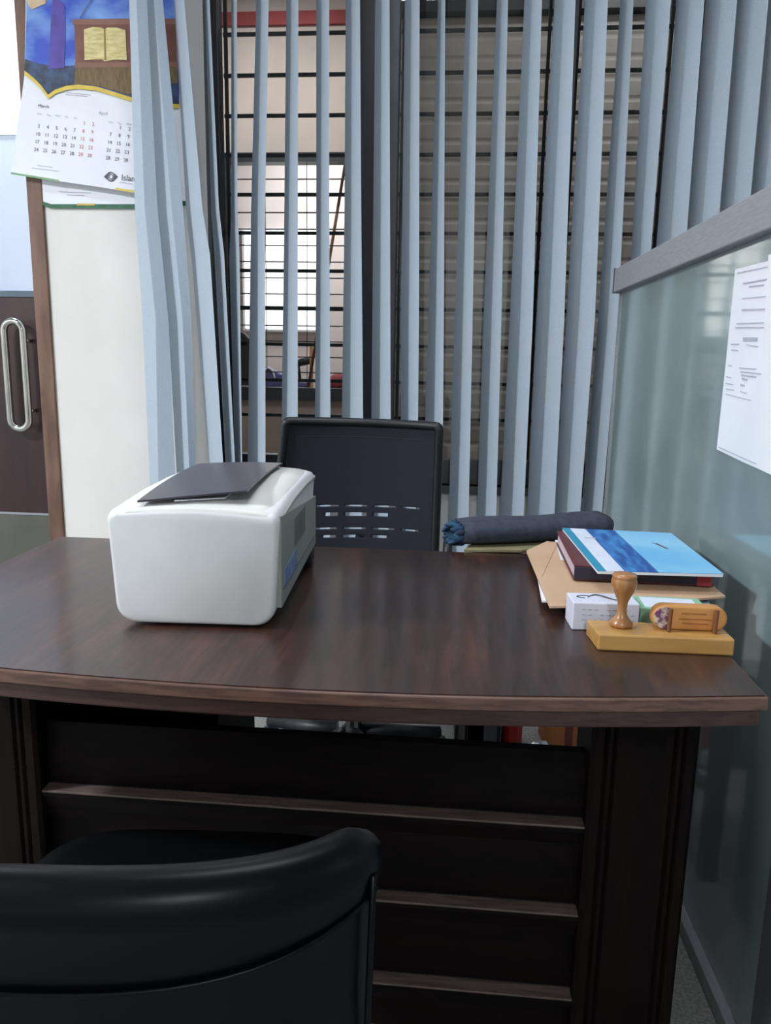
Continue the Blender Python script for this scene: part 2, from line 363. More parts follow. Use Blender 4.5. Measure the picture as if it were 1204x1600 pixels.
obj('lamp_diffuser', bx(-.47, .29, -.07, -.05, -.49, .49), mat('bright_patch_glow', (255, 250, 248), .5, emit=1.7), wl, bevel=.01)  # glow stands in for the blown-out patch, source unknown

# ------------------------------------------------------------------ things in the far room, seen between the slats
FT = thing('side_table', 'dark table standing behind the sill of the far window', 'table', (-1.0, 6.1, 0))
obj('tabletop', bx(-.9, .75, -.3, .35, .90, .93), blackframe_m, FT, bevel=.004)
for a in (-.85, .70):
    for b in (-.26, .31): obj('leg', bx(a - .02, a + .02, b - .02, b + .02, 0, .9), blackframe_m, FT)
def farpt(px, Y=6.0): return atY(px, 590, Y).x
c = thing('office_chair', 'tall dark chair back at the left edge of the far window', 'chair', (farpt(378, 6.7), 6.75, 0))
bm = BM(); prism(bm, [(-.2, 0, .5), (.14, 0, .5), (.13, 0, 1.05), (.06, 0, 1.32), (.0, 0, 1.38), (-.2, 0, 1.38)], (0, .06, 0)); obj('backrest', bm, blackpl_m, c, bevel=.02)
obj('seat', bx(-.22, .22, .06, .5, .44, .52), blackpl_m, c, bevel=.03)
obj('leg', tube(BM(), [(0, .28, .02), (0, .28, .44)], .03), blackpl_m, c)
bag = thing('bag', 'blue bag with a pale looped handle on the far sill', 'bag', (farpt(424), 6.0, .93))
bluebag_m = mat('blue_vinyl', (92, 94, 150), .5, rgb2=(78, 80, 132), scale=20)
bm = BM(); prism(bm, [(-.10, -.05, 0), (.12, -.05, 0), (.10, -.05, .10), (-.04, -.05, .17), (-.1, -.05, .13)], (0, .1, 0)); obj('bag_body', bm, bluebag_m, bag, bevel=.015)
obj('handle', tube(BM(), [(-.06 + .05 * math.cos(a) + .05, -.06, .06 + .09 * math.sin(a)) for a in [PI * k / 10 for k in range(11)]], .007), white_m, bag, smooth=True)
fan = thing('desk_phone', 'dark purple handset on a stand in the far window', 'telephone', (farpt(474), 6.02, .93))
obj('base', bx(-.05, .06, -.04, .04, 0, .05), bluebag_m, fan, bevel=.015)
obj('handset', tube(BM(), [(-.07, 0, .18), (-.02, 0, .2), (.03, 0, .21), (.075, 0, .25)], [.02, .03, .03, .014], 12), blackpl_m, fan, smooth=True)
obj('stem', tube(BM(), [(-.03, 0, .04), (-.045, 0, .19)], .012, 8), blackpl_m, fan, smooth=True)
tag(obj('wooden_post', bx(-.012, .012, -.01, .01, 0, .34), stampwood_m, loc=(farpt(490), 5.9, .93)), 'thin tan wooden post on the far table', 'post')
rb = BM(); lathe(rb, [(.0, 0), (.10, 0), (.12, .04), (.10, .09), (.05, .12), (0, .125)], n=20)
tag(obj('cushion', rb, mat('red_fabric', (150, 62, 66), .9, rgb2=(132, 52, 58), scale=30), smooth=True, loc=(farpt(534), 6.0, .93)), 'dull red rounded cushion at the right end of the far sill', 'cushion')
A, B = atY(538, 262, 5.75), atY(512, 420, 5.75)
tag(obj('leaning_pole', tube(BM(), [A + (A - B) * .35, B - (A - B) * 1.35], .011, 8), peg_m, smooth=True), 'thin brown pole leaning diagonally behind the far window grille', 'pole')

# ------------------------------------------------------------------ vertical blinds
BY = 2.9; HW = .0635; ZT, ZB = 2.86, .37
hr = thing('headrail', 'grey rail from which the vertical blind slats hang', 'rail', (.3, BY, ZT))
obj('rail', bx(-1.75, 1.45, -.03, .05, 0, .05), alu_m, hr, bevel=.004)
SL = [  # rows: y, left edge, fold, right edge in photo pixels measured on the blind's own plane; rev = fold opens to the right
 ([(0, 202, 213, 229), (329, 211, 226, 246), (500, 222.6, 243, 263), (750, 234, 247, 274)], 2),
 ([(0, 229, 240, 254), (329, 246, 268, 286), (500, 263, 285, 299), (740, 276, 296, 305)], 1),
 ([(0, 271, 276, 287), (329, 291, 300, 316), (400, 299, 309, 328), (730, 327, 333, 349)], 0),
 ([(0, 320, 323, 327), (329, 330, 334, 342), (400, 335, 340, 350), (720, 352, 358, 367)], 0),
 ([(0, 361, 365, 370), (329, 361, 366, 371), (400, 358, 366, 374), (720, 367, 371, 378)], 0),
 ([(0, 400, 408, 420), (329, 392, 405, 414), (720, 387, 400, 414.5)], 0),
 ([(0, 447, 452, 466), (329, 444, 452, 465), (650, 440, 449, 465)], 0),
 ([(0, 494, 502, 514), (329, 494, 502, 514), (650, 492, 501, 516)], 0),
 ([(0, 540, 549, 562), (329, 538, 549, 564), (650, 534, 549, 567)], 0),
 ([(0, 586, 595, 608), (650, 580, 595, 610)], 0),
 ([(0, 632.6, 640, 655), (500, 626, 634, 654), (650, 626, 633, 653)], 0),
 ([(0, 684, 688, 695), (500, 669, 678, 693), (650, 664, 673, 692)], 0),
 ([(0, 728, 731, 746.5), (500, 710, 719, 738), (800, 700.7, 716, 732)], 0),
 ([(0, 776, 781, 793), (500, 755, 766, 783), (800, 745, 757, 775)], 0),
 ([(0, 819, 831, 846), (500, 796, 815, 832), (800, 781, 802, 818)], 0),
 ([(0, 866, 878, 898.5), (500, 838, 863, 881), (800, 823, 846, 866)], 0),
 ([(0, 913.6, 929, 949), (500, 884.5, 903.5, 929), (800, 866, 881, 906)], 0),
 ([(0, 969, 974, 989), (500, 934, 946, 965), (800, 908, 924, 940)], 0),
 ([(0, 1009, 1026, 1048), (395, 986, 999, 1016)], 0),
 ([(0, 1057, 1079, 1100), (370, 1026, 1046, 1072)], 0),
 ([(0, 1102, 1124, 1151), (350, 1074, 1097, 1122)], 0),
 ([(0, 1149, 1177, 1200), (330, 1122, 1144, 1170)], 0),
 ([(0, 1198, 1225, 1250), (310, 1170, 1192, 1218)], 0),
]
SW = .127
def slat_rows(rows, rev):
    """each rigid slat turns about its own axis: left edge back, right edge towards the room (the two leftmost lie flatter, the other way round)"""
    out = []
    for (y, l, m, r) in rows:
        M = atY((l + r) / 2, y, BY); dx = abs(atY(r, y, BY).x - atY(l, y, BY).x)
        h = math.sqrt(max(SW ** 2 - dx ** 2, .0009)) / 2
        if rev:
            yb = BY - (.045 if rev == 2 else 0)
            Lp, Mm, Rp = atY(l, y, yb), atY(m, y, yb - .022), atY(r, y, yb)
            out.append((M.z, (Lp.x, Lp.y), (Mm.x, Mm.y), (Rp.x, Rp.y))); continue
        Lp = atY(l, y, BY + h); Rp = atY(r, y, BY - h); Mm = (Lp + Rp) / 2
        out.append((M.z, (Lp.x, Lp.y), (Mm.x, Mm.y), (Rp.x, Rp.y)))
    out.sort(key=lambda t: -t[0])
    if out[0][0] < ZT: out.insert(0, (ZT,) + out[0][1:])
    out.append((ZB,) + out[-1][1:])
    return out
def lerp2(a, b, t): return (a[0] + (b[0] - a[0]) * t, a[1] + (b[1] - a[1]) * t)
n = len(SL)
LBL = {0: 'pale blue blind slat hanging furthest left, over the wall calendar and the cream column',
 1: 'second pale blue blind slat from the left, over the cream column and leaning inwards',
 2: 'third pale blue blind slat from the left, slanting over the column edge beside the window',
 3: 'thin slanting fourth blind slat from the left, seen nearly edge-on at the window jamb',
 4: 'narrow fifth blind slat from the left, seen edge-on before the left end of the grille',
 22: 'rightmost blue blind slat, running out of the photo above the partition rail'}
ORD = ['first', 'second', 'third', 'fourth', 'fifth', 'sixth', 'seventh', 'eighth', 'ninth', 'tenth', 'eleventh', 'twelfth']
for i, (rows, rev) in enumerate(SL):
    rr = slat_rows(rows, rev); bm = BM(); secs = []
    zs = []
    for A, B in zip(rr, rr[1:]):
        k = max(1, int((A[0] - B[0]) / .12))
        for q in range(k): zs.append((A, B, q / k))
    zs.append((rr[-2], rr[-1], 1))
    for A, B, t in zs:
        z = A[0] + (B[0] - A[0]) * t; l, m, r = [Vector(lerp2(A[j], B[j], t)) for j in (1, 2, 3)]
        prof = []
        p0, p1 = m + (l - m) * .08, m + (r - m) * .08
        for u in (0, .5, 1): prof.append(l + (p0 - l) * u)
        prof.append(p0 * .1 + m * .8 + p1 * .1)
        for u in (0, .5, 1): prof.append(p1 + (r - p1) * u)
        th = .0007
        secs.append([(p.x, p.y - th, z) for p in prof] + [(p.x, p.y + th, z) for p in reversed(prof)])
    sweep(bm, secs)
    if i in LBL: lb = LBL[i]
    elif i < 10: lb = '%s blue blind slat from the left, %s' % (ORD[i], {5: 'at the left of the bright opening', 6: 'before the bright opening', 7: 'at the right of the bright opening', 8: 'left of the dark mullion', 9: 'right of the dark mullion'}[i])
    elif i < 18: lb = '%s blue blind slat from the left partition end, hanging before the shutter window' % ORD[17 - i] if i != 17 else 'blue blind slat hanging just left of the glass partition end'
    else: lb = '%s blue blind slat from the right photo edge, partly hidden by the partition rail' % ORD[22 - i]
    if 10 <= i < 17: lb = '%s blue blind slat counting leftwards from the glass partition end, before the dull shutter' % ORD[17 - i]
    so = obj('blind_slat', bm, slat_m); tag(so, lb, 'blind slat', 'vertical blind slats')
    hg = BM(); mx_ = rr[0][2]; box(hg, mx_[0] - .01, mx_[0] + .01, mx_[1] - .006, mx_[1] + .006, ZT - .02, ZT + .002); obj('slat_hanger', hg, white_m, so)

# ------------------------------------------------------------------ calendars on the column
def flat(bm, pts, Y, t=.0006, mi=0, tilt=0):
    prism(bm, [atY(x, y, Y) for x, y in pts], (0, t, 0), mi); return bm
CY = 2.955
cal2 = obj('hanging_calendar', flat(BM(), [(58, 120), (62, 318), (75, 322), (150, 323), (212, 325), (293, 320), (290, 120)], 2.992, .004), paper_m)
tag(cal2, 'older calendar hanging behind, only its green-edged bottom strip showing', 'calendar')
obj('green_border', flat(BM(), [(62, 313), (66, 320), (78, 325), (212, 326), (293, 321), (293, 314), (212, 319), (80, 319)], 2.990), mat('dark_green_print', (52, 110, 78), .6, rgb2=(42, 92, 66), scale=30), cal2)
obj('gold_stripe', flat(BM(), [(120, 318), (148, 318), (148, 321), (120, 321)], 2.9885), mat('gold_print', (208, 180, 84), .6, rgb2=(196, 168, 74), scale=30), cal2)
obj('print_lines', flat(flat(BM(), [(92, 299), (142, 301), (142, 302), (92, 300)], 2.9905), [(104, 304), (132, 305), (132, 306), (104, 305)], 2.9905), lightink_m, cal2)
cal = thing('wall_calendar', 'large calendar with blue sky poster and two month tables on the column', 'calendar', (-1.3, CY, 1.9))
def calpart(name, polys, dy, m, smooth=False, parent=None, label=None):
    bm = BM()
    for p in polys: flat(bm, p, CY - dy)
    for v in bm.verts: v.co -= cal.location
    o = obj(name, bm, m, parent or cal)
    if label: o['label'] = label
    return o
sheet = calpart('calendar_sheet', [[(40, -90), (40, 30), (38, 118), (34, 150), (24, 215), (17, 271), (70, 280), (140, 290), (212, 301), (292, 314), (288, 220), (281, 150), (278, -90)]], 0, paper_m)
wave = [(38, 111), (52, 122), (64, 134), (75, 149), (86, 141), (104, 135), (122, 133), (150, 136), (180, 145), (205, 153), (240, 160), (280, 164)]
blue_m = mat('blue_sky_print', (44, 78, 190), .55, rgb2=(140, 184, 236), scale=5, stretch=(1, 1, 1.6), detail=6, sharp=(.42, .72))
poster = calpart('poster_print', [[(41, -90), (41, 30)] + wave + [(277, -90)]], .001, blue_m, label='blue cloudy sky picture')
calpart('dark_land', [[(39, 92), (60, 99), (88, 104), (118, 102), (119, 134), (104, 135.5), (86, 141.5), (75, 150), (64, 134), (52, 122), (38, 111)]], .002, mat('dark_land_print', (44, 48, 66), .6, rgb2=(62, 84, 120), scale=30), parent=poster)
calpart('dark_land', [[(205, 130), (240, 118), (278, 112), (279, 164), (240, 160), (205, 153), (180, 145)]], .002, MATS['dark_land_print'], parent=poster)
calpart('purple_tower', [[(77, -60), (82, 0), (79, 40), (76, 108), (100, 106), (102, 50), (101, 10), (94, 0), (96, -60)]], .003, mat('purple_print', (92, 78, 172), .6, rgb2=(82, 66, 150), scale=20), parent=poster)
calpart('cloud_print', [[(41, -2), (72, -4), (71, 6), (60, 10), (50, 15), (44, 9)]], .003, mat('tan_print', (214, 190, 156), .6, rgb2=(202, 176, 142), scale=30), parent=poster)
calpart('picture_stand', [[(116, 30), (202, 29), (276, 30), (276, 104), (118, 103)]], .003, mat('brown_print', (112, 66, 58), .6, rgb2=(128, 84, 68), scale=12), parent=poster)
calpart('stand_ledges', [[(114, 30), (277, 29), (277, 38), (114, 39)], [(117, 98), (277, 97), (277, 104), (117, 106)]], .004, mat('light_brown_print', (142, 100, 84), .6, rgb2=(132, 92, 76), scale=16), parent=poster)
calpart('stand_base', [[(118, 106), (277, 104), (277, 130), (240, 134), (200, 148), (180, 142), (150, 134), (122, 131), (116, 132)]], .0035, mat('straw_print', (130, 108, 74), .7, rgb2=(104, 86, 58), scale=60, stretch=(3, 3, .6)), parent=poster)
calpart('open_book', [[(131, 46), (145, 42), (158, 43), (163, 46), (168, 43), (182, 43), (196, 47), (198, 94), (182, 93), (166, 95), (164, 96), (160, 93), (146, 93), (132, 94)]], .005, mat('gold_page_print', (224, 208, 150), .5, rgb2=(196, 176, 110), scale=26, stretch=(1, 1, 4)), parent=poster)
calpart('book_gutter', [[(162, 46), (164.5, 46), (165.5, 94), (163, 94)]], .006, mat('book_gutter_print', (150, 128, 70), .6, rgb2=(140, 118, 64), scale=30), parent=poster)
calpart('gold_wave_border', [[(x, y - 1) for x, y in wave] + [(x, y + 5.5) for x, y in reversed(wave)]], .006, mat('gold_border_print', (222, 194, 74), .55, rgb2=(212, 182, 64), scale=30))
calpart('bottom_border', [[(17, 269), (92, 281), (92, 284), (17, 272)]], .001, mat('green_print', (126, 170, 120), .55, rgb2=(112, 156, 108), scale=30), label='green stripe along the bottom edge')
calpart('bottom_border', [[(180, 293), (240, 302), (240, 306), (180, 296.5)]], .001, mat('yellow_print', (222, 202, 100), .55, rgb2=(212, 190, 90), scale=30), label='yellow stripe along the bottom edge')
def caltext(name, items, m, size, rot=(.995, 0, -.10), parent=None):
    bm = BM(); ux = Vector(rot); uy = Vector((.10, 0, .995))
    for s, px, py in items: text(bm, s, size, atY(px, py, CY - .0016) - cal.location, ux, uy)
    return obj(name, bm, m, parent or sheet)
K = 220 / 1204
def dates(cols0, rows0, grid):
    out = []
    for r_, row in enumerate(grid):
        for c_, s in enumerate(row):
            if s: out.append((s, cols0[0] + c_ * cols0[1] - r_ * 1.4, rows0[0] + r_ * rows0[1] + c_ * rows0[2]))
    return out
g1 = [['', '', '', '', '', '1', '2'], ['3', '4', '5', '6', '7', '8', '9'], ['10', '11', '12', '13', '14', '15', '16'], ['17', '18', '19', '20', '21', '22', '23'], ['24', '25', '26', '27', '28', '29', '30']]
allc = dates((62, 13.9), (185, 12.2, 1.55), g1)
wk = [a for a in allc if a[0] in ('3', '4', '5', '6', '7', '10', '11', '12', '13', '14', '17', '18', '19', '20', '21', '24', '25', '26', '27', '28')]
caltext('month_dates', wk, ink_m, .018)
caltext('weekend_dates', [a for a in allc if a not in wk], redink_m, .018)
g2 = [['', '1', '2', '3', '4'], ['7', '8', '9', '10', '11'], ['14', '15', '16', '17', '18'], ['21', '22', '23', '24', '25'], ['28', '29', '30', '', '']]
caltext('month_dates', dates((174, 14), (198, 12.2, 1.7), g2), ink_m, .018)
caltext('month_name', [('March', 68, 166)], ink_m, .017)
caltext('month_name', [('April', 161, 177)], lightink_m, .017)
caltext('weekday_names', [('Mon', 62, 178), ('Tue', 76, 180), ('Wed', 90, 181), ('Thu', 104, 183), ('Fri', 118, 185)], lightink_m, .010)
caltext('weekday_names', [('Mon', 173, 191), ('Tue', 187, 193), ('Wed', 201, 194)], lightink_m, .010)
caltext('bank_lettering', [('Islami', 203, 279)], mat('dark_green_ink', (70, 84, 82), .8, rgb2=(80, 94, 92), scale=30), .03)
ctr = atY(173, 276, CY - .002) - cal.location
lg = BM(); tube(lg, [ctr + Vector((.015 * math.cos(a), 0, .015 * math.sin(a))) for a in [2 * PI * k / 24 for k in range(24)]], .0022, 6, True)
tube(lg, [ctr + Vector((.0085 * math.cos(a), 0, .0085 * math.sin(a))) for a in [2 * PI * k / 20 for k in range(20)]], .0013, 6, True)
for s in (-1, 1): prism(lg, [ctr + Vector((s * .016, 0, .010)), ctr + Vector((s * .027, 0, 0)), ctr + Vector((s * .016, 0, -.010))], (0, .001, 0))
obj('round_emblem', lg, ink_m, sheet)
def strokes(bm, segs, Y, h=1.0):
    for (xa, ya, xb, yb) in segs: flat(bm, [(xa, ya), (xb, yb), (xb, yb + h), (xa, ya + h)], Y)
    return bm
sb = strokes(BM(), [(104, 144, 142, 148), (102, 147, 136, 150), (58, 258, 82, 261), (50, 262, 92, 267), (187, 284, 207, 287)], CY - .0012)
for v in sb.verts: v.co -= cal.location
obj('small_print', sb, lightink_m, sheet)
obj('hanging_cord', tube(BM(), [atY(125, 28, CY - .006) - cal.location, atY(145, -5, CY - .006) - cal.location, atY(150, -30, CY - .006) - cal.location], .0012, 6), ink_m, cal)

# ------------------------------------------------------------------ glass partition
PX = .492
PY1 = 2.5
gp = root_struct('wall_partition', (PX, PY1, 0)); SLT = R(1.1); gp.rotation_euler = (0, 0, SLT)
def onpart(px, py, off):
    """point on the slightly turned partition's face, off metres to the room side"""
    d = ray(px, py); n_ = Vector((math.cos(SLT), math.sin(SLT), 0)); q = Vector((PX, PY1, 0)) - n_ * off; o_ = Vector((0, 0, ZC))
    return o_ + d * ((q - o_).dot(n_) / d.dot(n_))
part_glass = mat('green_tinted_glass', (146, 163, 164), .4, rgb2=(132, 150, 151), scale=5, coat=1, coatr=.07, ior=1.5)
part_glass.node_tree.nodes['Principled BSDF'].inputs['Coat IOR'].default_value = 1.65
obj('glass_panel', bx(0, .010, -3.7, -.006, .035, 1.365), part_glass, gp)
obj('top_rail', bx(-.022, .034, -3.7, 0, 1.362, 1.432), alu_m, gp, bevel=.003)
obj('rail_end_cap', bx(-.024, .036, 0, .006, 1.36, 1.434), greyframe_m, gp)
obj('bottom_rail', bx(-.018, .026, -3.7, 0, .0, .035), alu_m, gp, bevel=.003)
obj('end_stile', bx(-.004, .014, -.012, -.0002, .035, 1.362), alu_m, gp)
obj('upright_post', bx(-.006, .02, -1.44, -1.375, .035, 1.362), greyframe_m, gp, bevel=.003)
# notice sheets taped on the glass
nt_ = thing('paper_notice', 'white printed notice sheet taped to the glass partition', 'notice', (PX, 1.35, 1.15))
def onglass(bm, pts, dx, t=.0005):
    prism(bm, [onpart(x, y, dx) - Vector(nt_.location) for x, y in pts], (t, 0, 0)); return bm
obj('sheet', onglass(BM(), [(1148, 421), (1134, 560), (1119, 702), (1160, 722), (1204, 741), (1222, 748), (1236, 570), (1246, 398), (1190, 410)], .003), paper_m, nt_)
st = BM()
def seg(xa, ya, xb, yb, h): onglass(st, [(xa, ya), (xb, yb), (xb, yb + h), (xa, ya + h)], .0042)
for q in [(1160, 442, 1204, 434, 2.2), (1169, 447, 1192, 444, 2.2), (1158, 466, 1200, 462, 1.2), (1158, 483, 1196, 482, 2.4), (1150, 505, 1204, 503, 1.6), (1148, 511, 1200, 511, 1.6), (1160, 527, 1182, 527, 6), (1141, 537, 1154, 537, 1.4), (1165, 538, 1183, 541, 1.4), (1142, 546, 1152, 547, 1.4), (1154, 574, 1180, 576, 1.6), (1156, 580, 1192, 584, 1.6), (1157, 585, 1180, 588, 2), (1158, 590, 1166, 592, 3), (1156, 600, 1162, 601, 3), (1137, 570, 1142, 571, 1.4), (1134, 588, 1141, 589, 1.4), (1133, 598, 1144, 600, 1.4), (1133, 607, 1146, 609, 1.4), (1156, 611, 1166, 614, 1.4), (1133, 615, 1172, 625, 1.2)]: seg(*q)
obj('print_lines', st, lightink_m, nt_)
for q in ([(1122, 698), (1182, 725), (1182, 726.5), (1122, 699.5)], [(1151, 426), (1210, 414), (1210, 415), (1151, 427.5)]): obj('sheet_border', onglass(BM(), q, .0042), lightink_m, nt_)
n2 = obj('paper_notice', prism(BM(), [onpart(x, y, .0062) for x, y in [(1200, 398), (1190, 560), (1181, 731), (1204, 742), (1240, 760), (1255, 560), (1262, 384)]], (.0008, 0, 0)), white_m)
tag(n2, 'blank white sheet overlapping the right side of the printed notice, at the photo edge', 'notice')

# ================================================================== DESK
DZ = .75
dk = thing('office_desk', 'dark walnut office desk with a bowed front edge and panelled front', 'desk', (-.235, 1.2, 0))
def outline(inset, n=40, x0=-.86, x1=.392, yb=1.59):
    pts = []; xc = -.235; hw = (x1 - x0) / 2
    for k in range(n + 1):
        x = x0 + inset + (x1 - x0 - 2 * inset) * k / n
        pts.append((x + .235, .858 + .056 * ((x - xc) / hw) ** 2 + inset - 1.2))
    pts += [(x1 - inset + .235, yb - inset - 1.2), (x0 + inset + .235, yb - inset - 1.2)]
    return pts
bm = BM(); prism(bm, [(x, y, DZ - .003) for x, y in outline(.004)], (0, 0, .003)); obj('worktop', bm, top_m, dk)
bm = BM(); prism(bm, [(x, y, DZ - .019) for x, y in outline(0)], (0, 0, .0175)); o = obj('edge_band', bm, edge_m, dk, bevel=.002)
bm = BM(); prism(bm, [(x, y, DZ - .042) for x, y in outline(.006)], (0, 0, .023)); o = obj('edge_band', bm, edge2_m, dk, bevel=.003); o['label'] = 'darker lower edge moulding'
# modesty panel with projecting ledges
mz = .538; MY = 1.15 - 1.2
bm = BM(); zt = [.422, .264, .106]
prof = [(MY, 0.0)]
for z in reversed(zt):
    prof += [(MY, z - .052), (MY - .010, z - .048), (MY - .010, z - .038), (MY - .014, z - .036), (MY - .026, z - .008), (MY - .026, z - .001), (MY - .002, z)]
    prof += [(MY - .002, z + .001), (MY, z + .004)]
prof += [(MY, mz), (MY + .02, mz), (MY + .02, 0.0)]
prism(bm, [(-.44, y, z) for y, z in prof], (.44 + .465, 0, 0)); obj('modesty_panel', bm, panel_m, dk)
for z in zt: obj('ledge_highlight', bx(-.44, .462, MY - .0275, MY - .001, z - .0005, z + .0035), ledge_m, dk, bevel=.001)  # paler strips paint in the light caught by the ledge tops
def pedestal(xa, xb):
    bm = BM(); ya, yb = 1.115 - 1.2, 1.24 - 1.2; xa += .235; xb += .235; w = xb - xa
    pts = [(xa, ya + .006), (xa + .006, ya)]
    for u in (.14, .22, .78, .86):
        c_ = xa + w * u; pts += [(c_ - .004, ya), (c_, ya + .005), (c_ + .004, ya)]
    pts += [(xb - .006, ya), (xb, ya + .006), (xb, yb), (xa, yb)]
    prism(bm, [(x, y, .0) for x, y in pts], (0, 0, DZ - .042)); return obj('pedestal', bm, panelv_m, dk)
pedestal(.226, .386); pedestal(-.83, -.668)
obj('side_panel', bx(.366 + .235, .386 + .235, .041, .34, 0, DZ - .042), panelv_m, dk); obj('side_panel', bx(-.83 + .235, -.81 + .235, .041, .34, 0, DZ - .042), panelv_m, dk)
du = obj('dark_gap_box', bx(-.805 + .235, atY(398, 1125, 1.5).x + .235, 1.25 - 1.2, 1.5 - 1.2, .12, DZ - .042), panelv_m, dk, bevel=.002)  # plain box added to keep the left of the gap dark
obj('back_rail', bx(-.52 + .235, .2 + .235, .30, .32, .66, DZ - .042), panel_m, dk)

# ================================================================== PRINTER
pr = thing('laser_printer', 'off-white laser printer with a dark tray lid, on the left of the desk', 'printer', (-.382, 1.25, DZ), R(3))
W2, H, D0, D1 = .126, .176, -.195, .225
def printer_section(y, top, inset=0, z0=.012):
    """rounded section in x-z at depth y"""
    w = W2 - inset; r = .030; pts = []
    def arc(cx, cz, a0, a1, rr=r, n=6): 
        for k in range(n + 1):
            a = a0 + (a1 - a0) * k / n; pts.append((cx + rr * math.cos(a), y, cz + rr * math.sin(a)))
    bw = w - .007
    arc(bw - r, z0 + r, -PI / 2, 0); arc(w - .012, top - .012, 0, PI / 2, .012); 
    for k in range(1, 10):
        u = k / 10; x = (w - .012) * (1 - 2 * u); pts.append((x, y, top + .006 * math.sin(PI * u)))
    arc(-w + .012, top - .012, PI / 2, PI, .012); arc(-bw + r, z0 + r, PI, 3 * PI / 2)
    return pts
bm = BM(); secs = []
for k, (y, ins, tp) in enumerate([(D0, .007, H - .012), (D0 + .002, .003, H - .008), (D0 + .007, .0005, H - .005), (D0 + .015, 0, H - .002), (-.05, 0, H + .006), (.08, 0, H + .008), (D1 - .03, 0, H + .006), (D1 - .008, .003, H), (D1, .012, H - .01)]):
    secs.append(printer_section(y, tp, ins, [.009, .006, .004, .004, .010, .014, .016, .02, .03][k]))
sweep(bm, secs); body = obj('printer_body', bm, print_m, pr, smooth=True)
# seam between the end cover and the top cover
tc_ = BM(); secs = []
for y, ins, tp in [(D0 + .003, .003, H - .006), (D0 + .010, .0005, H - .0025), (-.05, -.0015, H + .0085), (.08, -.0015, H + .0105), (D1 - .02, -.001, H + .006)]:
    s = []; w = W2 - ins
    for k in range(17):
        u = k / 16; x = w * (1 - 2 * u); s.append((x, y, tp + .007 * math.sin(PI * u) - (.010 if k in (0, 16) else (.002 if k in (1, 15) else 0))))
    s += [(x_, y, z_ - .006) for (x_, y_, z_) in reversed(s)]
    secs.append(s)
sweep(tc_, secs); obj('top_cover', tc_, printtop_m, pr, smooth=True)
# vented panel on the right-hand side, its grey also holding the shade there
sp = obj('side_panel', prism(BM(), [(W2 - .012, D0 + .013, .030), (W2 - .012, D1 - .012, .036), (W2 - .012, D1 - .012, H - .045), (W2 - .012, D0 + .013, H - .008)], (.0132, 0, 0)), printside_m, pr, bevel=.001)
vb = BM()
for k in range(9): box(vb, W2 + .0008, W2 + .0028, -.06 + k * .014, -.06 + k * .014 + .006, .095, .14)
obj('vent_slats', vb, mat('vent_grey', (112, 116, 114), .5, rgb2=(104, 108, 106), scale=10), sp)
obj('panel_seam', bx(W2 + .0006, W2 + .0022, D0 + .024, D1 - .015, .055, .057), mat('seam_grey', (96, 100, 98), .5, rgb2=(90, 94, 92), scale=10), sp)
obj('sticker', prism(BM(), [(W2 + .0012, -.155, .052), (W2 + .0012, -.04, .052), (W2 + .0012, -.04, .088), (W2 + .0012, -.155, .082)], (.0008, 0, 0)), sticker_m, sp)
# dark output tray lid, hinged at the back, with a sheet of paper under it
lid = BM(); secs = []
LC = [(-.082, -.184), (.074, -.160), (.062, .215), (-.100, .200)]      # front-left, front-right, back-right, back-left
def lidp(u, v): return (Vector(LC[0]) * (1 - u) + Vector(LC[1]) * u) * (1 - v) + (Vector(LC[3]) * (1 - u) + Vector(LC[2]) * u) * v
for k in range(13):
    v = k / 12; top_, bot_ = [], []
    for j in range(13):
        u = j / 12; uu = u
        p = lidp(uu, v); z = H + .0125 + .012 * math.sin(PI * min(1, .15 + .6 * v + .18 * u)) - .010 * (1 - v) * (1 - u) - .009 * v * (1 - u) ** 2
        top_.append((p.x, p.y, z + .0028)); bot_.append((p.x, p.y, z))
    secs.append(bot_ + top_[::-1])
sweep(lid, secs); obj('tray_lid', lid, traylid_m, pr, smooth=False)
obj('paper_sheet', prism(BM(), [(-.03, -.178, H + .010), (.040, -.158, H + .0125), (.040, -.06, H + .0135), (-.02, -.06, H + .0125)], (0, 0, .001)), paper_m, pr)
for a in (-.085, .085):
    for b in (-.10, .16): obj('foot', lathe(BM(), [(.010, 0), (.011, .001), (.011, .010), (0, .010)], (a, b, 0), 16), blackpl_m, pr, smooth=False)
obj('rear_base', bx(W2 - .03, W2 - .002, D1 - .055, D1 - .01, .004, .03), blackpl_m, pr, bevel=.002)

# ================================================================== STACK ON THE RIGHT OF THE DESK
Z = DZ
def quadslab(pts, z, t): 
    bm = BM(); prism(bm, [(x, y, z) for x, y in pts], (0, 0, t)); return bm
def P2(px, py, z): v = atZ(px, py, z); return (v.x, v.y)
greys = [([(.215, 1.165), (.405, 1.150), (.425, 1.45), (.235, 1.47)], 'lowest grey card folder of the pile, its corner out near the stamp holder'),
         ([(.21, 1.20), (.412, 1.175), (.438, 1.48), (.24, 1.50)], 'middle grey card folder of the pile under the envelope'),
         ([(.22, 1.225), (.42, 1.205), (.452, 1.50), (.25, 1.53)], 'top grey card folder directly under the envelope, its right edge out')]
z = Z + .0005
for pts, lb in greys:
    o = obj('card_folder', quadslab(pts, z, .004), greypaper_m, bevel=.0008); tag(o, lb, 'folder', 'grey folders under the envelope'); z += .0043
wp = obj('paper_sheets', quadslab([(.150, 1.213), (.30, 1.206), (.32, 1.48), (.165, 1.50)], z, .003), paper_m); tag(wp, 'thin sheaf of white papers peeking out left under the manila envelope', 'papers'); z += .0033
ez = z + .0003
env = thing('manila_envelope', 'large tan manila envelope under the diary, with a folded flap', 'envelope', (.3, 1.4, ez))
q = [P2(822, 864, ez), P2(858, 951, ez), P2(1000, 947, ez), P2(1133, 935, ez), (.450, 1.60), (.205, 1.625)]
